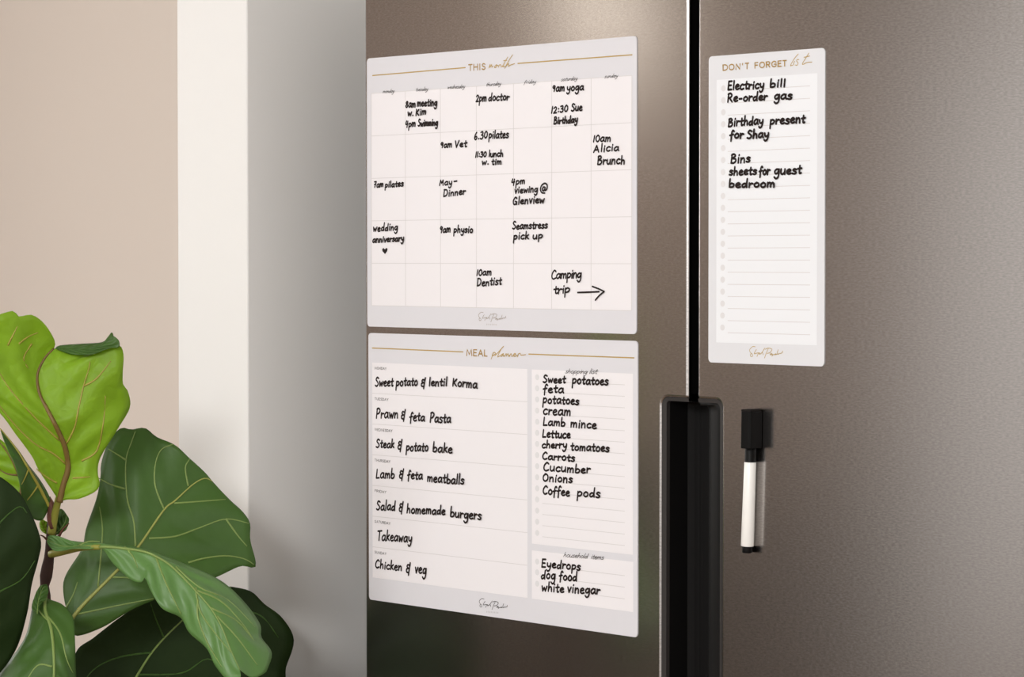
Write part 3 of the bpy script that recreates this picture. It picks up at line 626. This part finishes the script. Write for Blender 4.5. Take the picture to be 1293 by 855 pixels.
lst.strokes('heading', traced([
    [(998,76),(960,120),(925,176),(908,212),(932,206)], [(957,160),(942,190),(946,204)], [(1006,142),(988,140),(980,158),(996,180),(986,206),(966,204)], [(1122,66),(1082,130),(1048,188),(1060,196),(1098,176),(1158,170)], [(1066,114),(1132,100)]], 900, 60, 9.236), .00075, 3, M['gold'], 'gold script reading list')
signature(lst, 946.6, 446.6, 988.5, 447, M['gold'], .0006)
for label, ws in [
 ('Electricy bill', [('Electricy', 919, 113.5, 965, 111.4, 6.4), ('bill', 972.4, 110.2, 992.4, 109, 5.6)]),
 ('Re-order gas', [('Re-order', 918.6, 128.8, 969.2, 126, 6), ('gas', 977.8, 126, 1000.8, 125, 6.6)]),
 ('Birthday present for Shay', [('Birthday', 919.6, 159.6, 964, 156.4, 6.2), ('present', 972.4, 157.2, 1017.2, 154.6, 6.4), ('for', 922, 175.2, 939.4, 174, 6.4), ('Shay', 944, 174.8, 971.6, 173, 6)]),
 ('Bins', [('Bins', 922.8, 205.6, 947.6, 204.6, 6.6)]),
 ('sheets for guest bedroom', [('sheets', 920.8, 221, 955.8, 220.2, 6.2), ('for', 958.8, 221, 972.4, 220.4, 6.4), ('guest', 977.8, 220.2, 1012.6, 219, 6.6), ('bedroom', 920.8, 236.6, 979.4, 236.2, 6)]),
]:
    lst.write(ws, INK + .0001, 'black handwriting reading ' + label)

# ------------------------------------------------------------------ dry-erase marker on the right door
mk = thing('whiteboard_marker', 'white barrelled dry erase marker with black magnetic cap stuck upright on the right door', 'marker', (0, 0, 0))
NA = 0.0066
def mp(x, y): X, Z = on_door(x, y, NA); return Vector((X, -NA, Z))
top, bot = mp(947.3, 583.5), mp(943.7, 689.7)
ax = (bot - top).normalized(); Lb = (bot - top).length
lathe('barrel', [(0, .0054), (.0005, .0057), (Lb - .0006, .0063), (Lb, .0060)], top, bot, M['marker_white'], mk)
lathe('end_plug', [(0, .0050), (.006, .0049), (.0064, .0045)], bot, bot + ax * .01, M['marker_black'], mk)
neck0 = mp(947.6, 563)
lathe('collar', [(0, .0053), (Lb * 0 + (top - neck0).length - .001, .0053), ((top - neck0).length, .0056)], neck0, top, M['marker_black'], mk)
# cap: an eight-sided block with the felt eraser on its end
c_top, c_bot = mp(950.6, 519.5), mp(949.9, 566)
bm = bmesh.new()
wd, y_f, y_b, ch = .0066, -.0178, -.0004, .0022
sec = [(-wd, y_b), (-wd, y_f + ch), (-wd + ch, y_f), (wd - ch, y_f), (wd, y_f + ch), (wd, y_b)]
r0 = [bm.verts.new((c_bot.x + x, y, c_bot.z)) for x, y in sec]; r1 = [bm.verts.new((c_top.x + x, y, c_top.z)) for x, y in sec]
n = len(sec)
for k in range(n): bm.faces.new([r0[k], r0[(k + 1) % n], r1[(k + 1) % n], r1[k]])
bm.faces.new(r0[::-1]); bm.faces.new(r1); bmesh.ops.recalc_face_normals(bm, faces=bm.faces)
cap = bevel(from_bm('cap', bm, M['marker_black'], mk), .0007, 3, 25)
bevel(box_obj('eraser', (c_top.x - wd + .0006, y_f + .001, c_top.z - .0002), (c_top.x + wd - .0006, y_b - .001, c_top.z + .0022), M['eraser_felt'], cap), .0008, 2)

# ------------------------------------------------------------------ fiddle leaf fig
SD = 2.83                                       # distance of the stem from the camera
base = at_depth(58, 760, SD)
fig = thing('fiddle_leaf_fig', 'potted fiddle leaf fig with big veined green leaves in front of the white wall end', 'plant', (base.x, base.y, 0))
lathe('pot', [(0, .12), (.02, .135), (.40, .165), (.42, .165), (.42, .150), (.37, .148)], (base.x, base.y, 0), (base.x, base.y, 1), M['ceramic'], fig, 48)
lathe('soil', [(.30, .12), (.385, .1475), (.388, .1)], (base.x, base.y, 0), (base.x, base.y, 1), M['soil'], fig, 32)
def tube(name, pts, radii, mat, parent=None, seg=8, smooth=True):
    vs, fs = [], []
    P = [Vector(p) for p in pts]
    for i, p in enumerate(P):
        d = (P[min(i + 1, len(P) - 1)] - P[max(i - 1, 0)]).normalized()
        u = d.cross(FWD).normalized(); v = d.cross(u).normalized()
        for k in range(seg):
            a = 2 * math.pi * k / seg
            vs.append(p + (u * math.cos(a) + v * math.sin(a)) * radii[i])
    for i in range(len(P) - 1):
        for k in range(seg): fs.append([i * seg + k, i * seg + (k + 1) % seg, (i + 1) * seg + (k + 1) % seg, (i + 1) * seg + k])
    fs.append(list(range(seg))[::-1]); fs.append([(len(P) - 1) * seg + k for k in range(seg)])
    if name is None: return vs, fs
    return from_data(name, vs, fs, mat, parent, smooth)
def lerp_list(vals, t):
    if len(vals) == 1: return vals[0]
    x = t * (len(vals) - 1); i = min(int(x), len(vals) - 2); return vals[i] + (vals[i + 1] - vals[i]) * (x - i)

def leaf(mid, left, right, dmid, dleft, dright, mat, vmat, veins=(), label=None, mid_r=.0020, mid_mat=None, wav=.004, seed=1, midrib_from=0.0, pillow=.0022):
    """blade between its midrib and its two traced edges; d* are distances from the camera along each"""
    N, K = 72, 10
    m_ = resample(catmull(mid, 8), N); l_ = resample(catmull(left, 8), N); r_ = resample(catmull(right, 8), N)
    rs = random.Random(seed); ph = [rs.uniform(0, 6.28) for _ in range(6)]
    grid = []
    for i in range(N):
        t = i / (N - 1); row = []
        for j in range(-K, K + 1):
            u = abs(j) / K; E = l_[i] if j < 0 else r_[i]
            x = m_[i][0] + (E[0] - m_[i][0]) * u; y = m_[i][1] + (E[1] - m_[i][1]) * u
            zm = lerp_list(dmid, t); ze = lerp_list(dleft if j < 0 else dright, t)
            z = zm + (ze - zm) * (u ** 1.25)
            env = math.sin(math.pi * min(1, t * 1.02)) ** .5 if 0 < t < 1 else 0
            q = ph[0 if j < 0 else 1]
            z += wav * u * u * env * (math.sin(11 * t + q) + .6 * math.sin(23 * t + 2 * q))
            z -= pillow * env * math.sin(math.pi * u) * (.6 + .6 * math.cos(2 * math.pi * (5.5 * t - 1.4 * u) + ph[2]))
            row.append((x, y, z))
        grid.append(row)
    vs = [at_depth(*p) for row in grid for p in row]; w = 2 * K + 1
    fs = [[i * w + j, i * w + j + 1, (i + 1) * w + j + 1, (i + 1) * w + j] for i in range(N - 1) for j in range(w - 1)]
    o = from_data('leaf', vs, fs, mat, fig, True)
    s_ = o.modifiers.new('thick', 'SOLIDIFY'); s_.thickness = .0006; s_.offset = 0
    if label: o['label'] = label
    flat = [p for row in grid for p in row]
    def zat(x, y):
        best = sorted(((p[0] - x) ** 2 + (p[1] - y) ** 2, p[2]) for p in flat)[:5]
        ws = [1 / (d + .3) for d, _ in best]
        return sum(a * b[1] for a, b in zip(ws, best)) / sum(ws)
    # midrib
    i0 = int(midrib_from * (N - 1))
    mp_ = [(grid[i][K][0], grid[i][K][1], grid[i][K][2] - .0007) for i in range(i0, N)]
    n_ = len(mp_)
    tube('midrib', [at_depth(*p) for p in mp_], [mid_r * (1 - .72 * k / (n_ - 1)) for k in range(n_)], mid_mat or vmat, o)
    if veins:
        V, F = [], []
        for st in veins:
            pts = resample(catmull(st, 6), max(8, int(len(st) * 5)))
            p3 = [at_depth(x, y, zat(x, y) - .0004) for x, y in pts]
            a, b = tube(None, p3, [.00115 * (1 - .55 * k / (len(p3) - 1)) for k in range(len(p3))], None, seg=6)
            off = len(V); V += a; F += [[q + off for q in f] for f in b]
        from_data('side_veins', V, F, vmat, o, True)
    return o

# stem, from the soil up to the top leaf
sp = [(70, 636, 2.832), (66, 655, 2.832), (64.6, 680, SD), (62.5, 700, SD), (60, 716, SD), (57, 735, SD), (55, 755, SD), (54, 800, SD), (56, 880, SD), (58, 1000, SD)]
spts = [at_depth(*p) for p in sp]
spts.append(Vector((base.x, base.y, .37)))
spts = [Vector(p) for p in resample(catmull([tuple(p) for p in spts], 6), 90)]
rr = random.Random(3)
tube('stem', spts, [(.0046 + .0030 * min(1, k / 16)) * (1 + .22 * math.sin(k * 1.9) * (1 if k > 7 else 0) + rr.uniform(-.08, .08)) for k in range(90)], M['bark'], fig, 12)
tube('petiole', [at_depth(*p) for p in resample(catmull([(65, 674, 2.826), (68, 655, 2.822), (72, 638, 2.815), (76, 622, 2.806)], 6), 14)], [.0046 - .0001 * k for k in range(14)], M['petiole'], fig, 10)
tube('petiole', [at_depth(*p) for p in resample(catmull([(64, 700, 2.826), (80, 696.5, 2.815), (102, 692, 2.80), (126, 691, 2.785)], 6), 14)], [.0042 - .00012 * k for k in range(14)], M['petiole'], fig, 10)
tube('leaf_sheath', [at_depth(*p) for p in resample(catmull([(61, 628, 2.824), (65, 640, 2.822), (64, 655, 2.822), (66, 668, 2.822)], 6), 12)], [.0022 + .0022 * math.sin(math.pi * k / 11) for k in range(12)], M['sheath'], fig, 8)
tube('leaf_sheath', [at_depth(*p) for p in resample(catmull([(74, 678, 2.82), (80, 668, 2.815), (87, 661, 2.812)], 6), 10)], [.0016 - .00012 * k for k in range(10)], M['sheath'], fig, 6)
tube('leaf_sheath', [at_depth(*p) for p in resample(catmull([(60, 682, 2.82), (54, 677, 2.815), (51, 676, 2.812)], 6), 8)], [.0014 - .00012 * k for k in range(8)], M['sheath'], fig, 6)

# dark leaf at the bottom, its right end beyond the satin leaf
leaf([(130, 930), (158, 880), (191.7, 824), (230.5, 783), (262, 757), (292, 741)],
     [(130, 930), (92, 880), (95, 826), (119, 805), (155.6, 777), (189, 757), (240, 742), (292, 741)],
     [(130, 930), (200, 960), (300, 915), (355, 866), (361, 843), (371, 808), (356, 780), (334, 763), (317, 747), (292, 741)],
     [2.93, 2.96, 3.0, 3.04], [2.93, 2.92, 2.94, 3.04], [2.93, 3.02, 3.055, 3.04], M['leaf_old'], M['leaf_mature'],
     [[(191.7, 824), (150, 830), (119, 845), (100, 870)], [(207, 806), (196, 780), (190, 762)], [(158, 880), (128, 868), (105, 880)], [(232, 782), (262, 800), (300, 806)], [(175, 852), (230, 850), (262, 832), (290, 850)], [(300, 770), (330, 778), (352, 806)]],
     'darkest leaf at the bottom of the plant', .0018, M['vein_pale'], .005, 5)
# large mid-green leaf against the white wall
leaf([(88, 786), (104, 765), (150.3, 718), (175, 690), (207, 644), (220.7, 632.7), (243.5, 612), (258.7, 604), (268, 608)],
     [(88, 786), (80, 736), (103, 694), (109, 667), (122, 629), (127, 602), (128, 585), (137, 558.5), (152, 541), (166, 542.5), (183, 540.6), (198, 552), (221, 562), (240, 579.4), (258, 596), (268, 608)],
     [(88, 786), (95, 803), (129, 792.4), (164, 771.4), (194, 758), (238, 743), (274, 728.5), (304, 715), (323, 715.4), (316, 682), (315.7, 661), (307, 647), (293, 634), (281, 622), (268, 608)],
     [2.86, 2.87, 2.90, 2.93], [2.86, 2.90, 2.92, 2.93], [2.86, 2.87, 2.91, 2.93], M['leaf_mature'], M['vein_pale'],
     [[(171, 690), (169, 659), (160.6, 629), (159, 583), (166.7, 556.6), (171, 545)], [(159, 581), (148, 574), (137, 567)], [(158, 617.5), (140, 612), (125, 604)], [(207.4, 644), (196, 613.6), (196, 587), (203.6, 568), (218.8, 561)],
      [(237.8, 614), (234, 591), (239.7, 579.4)], [(220, 635.7), (251, 633.4), (285, 630.8)], [(188.4, 680), (220.7, 677.5), (251, 667), (285, 655.5), (314, 661)], [(237.8, 710.6), (258.7, 705), (285, 702), (308, 705.7), (320.5, 713)],
      [(123.7, 741), (127.5, 701), (129.4, 667), (125.6, 640)], [(97, 776), (144.6, 765.7), (194, 756)], [(142, 729), (160, 729.6), (176, 732)], [(285, 655), (300, 676), (312, 690)], [(82, 770), (92, 752), (98, 735)]],
     'broad mid green leaf against the white wall end', .0021, M['vein_yellow'], .004, 8)
# dark leaf cut by the left edge
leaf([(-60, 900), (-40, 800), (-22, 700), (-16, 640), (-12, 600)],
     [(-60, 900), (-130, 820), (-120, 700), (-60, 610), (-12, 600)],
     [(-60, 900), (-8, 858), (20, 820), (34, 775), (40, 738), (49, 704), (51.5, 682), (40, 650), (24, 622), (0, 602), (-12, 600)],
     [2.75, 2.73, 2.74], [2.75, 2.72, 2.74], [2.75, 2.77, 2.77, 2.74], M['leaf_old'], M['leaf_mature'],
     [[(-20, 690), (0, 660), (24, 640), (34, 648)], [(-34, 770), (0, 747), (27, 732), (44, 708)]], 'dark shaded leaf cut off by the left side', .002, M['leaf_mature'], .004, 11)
# bright leaf sliver and the folded leaf beside the stem
leaf([(24, 634), (27, 612), (18, 586), (6, 566), (-10, 548)], [(24, 634), (4, 618), (-14, 604), (-26, 580), (-10, 548)], [(24, 634), (30, 618), (24, 590), (8, 562), (-10, 548)],
     [2.83, 2.83, 2.83], [2.83, 2.84, 2.83], [2.83, 2.82, 2.83], M['leaf_backlit'], M['vein_brown'], [[(22, 600), (8, 598), (-4, 590)]], 'bright sliver of leaf behind the folded leaf', .0022, M['vein_brown'], .002, 13)
leaf([(62, 640), (50, 616), (36, 592), (20, 566), (0, 541)],
     [(62, 640), (54, 656), (43, 655.5), (31, 642), (25.5, 614), (19, 588), (8, 564), (0, 541)],
     [(62, 640), (63, 630), (56, 615), (46, 600), (35, 586), (22, 567), (0, 541)],
     [2.822, 2.80, 2.80], [2.822, 2.775, 2.80], [2.822, 2.815, 2.80], M['leaf_mature'], M['vein_tan'], [[(48, 613), (42, 622), (34, 632)], [(36, 592), (32, 602), (27, 612)]], 'narrow folded leaf left of the stem', .002, M['vein_tan'], .002, 14)
leaf([(67, 676), (75, 670), (82, 660), (84, 650)], [(67, 676), (66, 660), (71, 646), (78, 643), (84, 650)], [(67, 676), (76, 674), (84, 668), (87, 656), (84, 650)],
     [2.84, 2.84], [2.84, 2.85], [2.84, 2.84], M['leaf_mature'], M['vein_pale'], (), 'small dark leaf behind the stem', .0008, None, .001, 15)
leaf([(62, 676), (58, 668), (54, 660), (52, 655)], [(62, 676), (53, 671), (50, 662), (52, 655)], [(62, 676), (63, 668), (60, 660), (52, 655)],
     [2.845, 2.845], [2.845, 2.85], [2.845, 2.845], M['leaf_backlit'], M['vein_tan'], (), 'small bright leaf left of the stem', .0007, None, .001, 16)
# big bright leaf seen from below, its top edge curled over
leaf([(75, 634), (80, 612), (86, 590), (82, 565), (72, 541), (59, 516), (50, 498), (47, 474), (56, 453), (68, 440)],
     [(75, 634), (68.4, 623), (49, 594), (39.5, 575), (18, 546), (6, 529), (-14, 505), (-40, 470), (-34, 425), (-14, 402), (0, 397), (17, 392.8), (24, 399.8), (40, 397.6), (56, 409), (69, 430), (68, 440)],
     [(75, 634), (84, 631), (100, 630), (120, 621), (126, 611), (123.5, 597), (127, 577), (149, 541), (164, 514), (161, 493), (155.5, 486), (155, 471), (156, 448), (151, 436), (138, 437), (118, 447), (92, 446), (68, 440)],
     [2.806, 2.80, 2.78, 2.79, 2.80], [2.806, 2.77, 2.76, 2.76, 2.80], [2.806, 2.80, 2.81, 2.79, 2.80], M['leaf_backlit'], M['vein_tan'],
     [[(75, 556), (52, 535), (30, 512), (10, 488), (-6, 462)], [(83, 586), (66, 572), (46, 562), (20, 538), (-4, 508)], [(84, 560), (94, 540), (100, 512), (106, 486), (113, 462), (113, 447)], [(103, 582), (118, 574), (125, 562), (131, 530), (133, 500)], [(107, 487), (122, 478), (140, 456)],
      [(72, 610), (58, 602), (46, 592)], [(92, 604), (104, 603), (114, 602)], [(40, 434), (30, 452), (36, 466)], [(24, 434), (36, 425), (48, 420)], [(10, 436), (22, 412)]],
     'large bright yellow green top leaf seen from below', .0036, M['vein_brown'], .006, 21, pillow=.004)
leaf([(70, 440), (92, 440), (118, 440), (136, 430), (143, 424)], [(70, 440), (76, 436.5), (100, 434.5), (128, 432.5), (136, 426), (141, 420), (143, 424)], [(70, 440), (90, 447.5), (116, 447.5), (138, 440), (150, 438.5), (150, 430), (143, 424)],
     [2.795, 2.785, 2.785], [2.795, 2.797, 2.79], [2.795, 2.780, 2.785], M['leaf_mature'], M['leaf_mature'], (), 'curled over dark tip of the bright top leaf', .0006, None, .001, 22)
# satin leaf reaching right in front
leaf([(126, 691), (139, 691), (162, 693.5), (186, 698), (211, 711), (229, 727), (247, 746), (266, 768), (280, 792), (291, 820), (303, 846)],
     [(126, 691), (133, 687.4), (167, 690.6), (197, 698), (233, 712), (278, 733), (308, 760), (328, 788), (330, 805), (343, 824), (338, 844), (333, 851), (318, 856), (303, 846)],
     [(126, 691), (133, 697), (140, 708), (150, 719), (167, 733), (179, 735.5), (183, 730), (192, 749), (205.5, 769), (228, 780), (239, 799), (261, 819), (272, 841), (289, 860), (303, 858), (303, 846)],
     [2.785, 2.765, 2.74, 2.72, 2.70], [2.785, 2.785, 2.775, 2.75, 2.70], [2.785, 2.755, 2.735, 2.715, 2.70], M['leaf_satin'], M['vein_pale'],
     [[(158, 691), (168, 703), (174, 717)], [(197, 704), (209, 735), (222, 762), (229, 776)], [(247, 742), (253, 772), (272, 800), (292, 824)], [(222, 716), (252, 742), (288, 758), (322, 792)], [(249, 746), (280, 760), (308, 790), (322, 812)], [(274, 778), (300, 806), (325, 840)], [(250, 757), (250, 780), (262, 812), (280, 842)], [(266, 768), (300, 785), (322, 812)]],
     'satin mid green leaf reaching right in front of the others', .0016, M['vein_pale'], .005, 31, pillow=.0035)
leaf([(126, 691), (112, 689.5), (94, 690), (76, 689), (60, 681)], [(126, 691), (114, 693.5), (94, 693), (70, 696), (60, 686), (60, 681)], [(126, 691), (133, 687), (94, 683.5), (73, 677), (62, 676.5), (60, 681)],
     [2.785, 2.80, 2.80], [2.785, 2.792, 2.80], [2.785, 2.80, 2.80], M['leaf_satin'], M['vein_pale'], [[(100, 689), (112, 684), (126, 684)]], 'rolled base lobe of the satin leaf', .0008, None, .001, 32)
# leaf at the bottom left, in front of the stem
leaf([(58, 748), (57, 770), (64.7, 794.5), (68, 830), (67.5, 870), (62, 960)],
     [(58, 748), (51, 741), (43, 756), (33, 802), (12, 834), (-8, 858), (-30, 910), (62, 960)],
     [(58, 748), (60, 756), (78, 763), (92, 779), (94.5, 802), (96, 855), (100, 910), (62, 960)],
     [2.80, 2.75, 2.72, 2.73], [2.80, 2.775, 2.76, 2.73], [2.80, 2.76, 2.74, 2.73], M['leaf_mature'], M['vein_pale'],
     [[(62, 785), (50, 772), (46, 758)], [(66, 842), (48, 840), (32, 862)], [(60, 778), (76, 800), (84, 832), (92, 850)]], 'leaf at the lower left in front of the stem', .002, M['vein_pale'], .004, 41)
leaf([(47, 775), (49, 756), (55, 741), (59, 738)], [(47, 775), (40, 768), (45, 750), (51, 740), (59, 738)], [(47, 775), (52, 762), (58, 757), (61, 746), (59, 738)],
     [2.77, 2.79], [2.77, 2.785], [2.77, 2.79], M['leaf_mature'], M['vein_pale'], (), 'rolled base lobe of the lower left leaf', .0006, None, .001, 42)
# low leaf added below the frame to darken the left door's reflection
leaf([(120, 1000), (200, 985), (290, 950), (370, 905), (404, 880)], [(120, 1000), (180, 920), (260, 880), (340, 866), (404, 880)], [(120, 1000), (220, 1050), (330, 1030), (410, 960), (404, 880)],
     [2.92, 3.0, 3.06], [2.92, 2.99, 3.06], [2.92, 3.02, 3.06], M['leaf_old'], M['vein_pale'], (), 'added low dark leaf that darkens the door reflection', .0018, None, .003, 51)
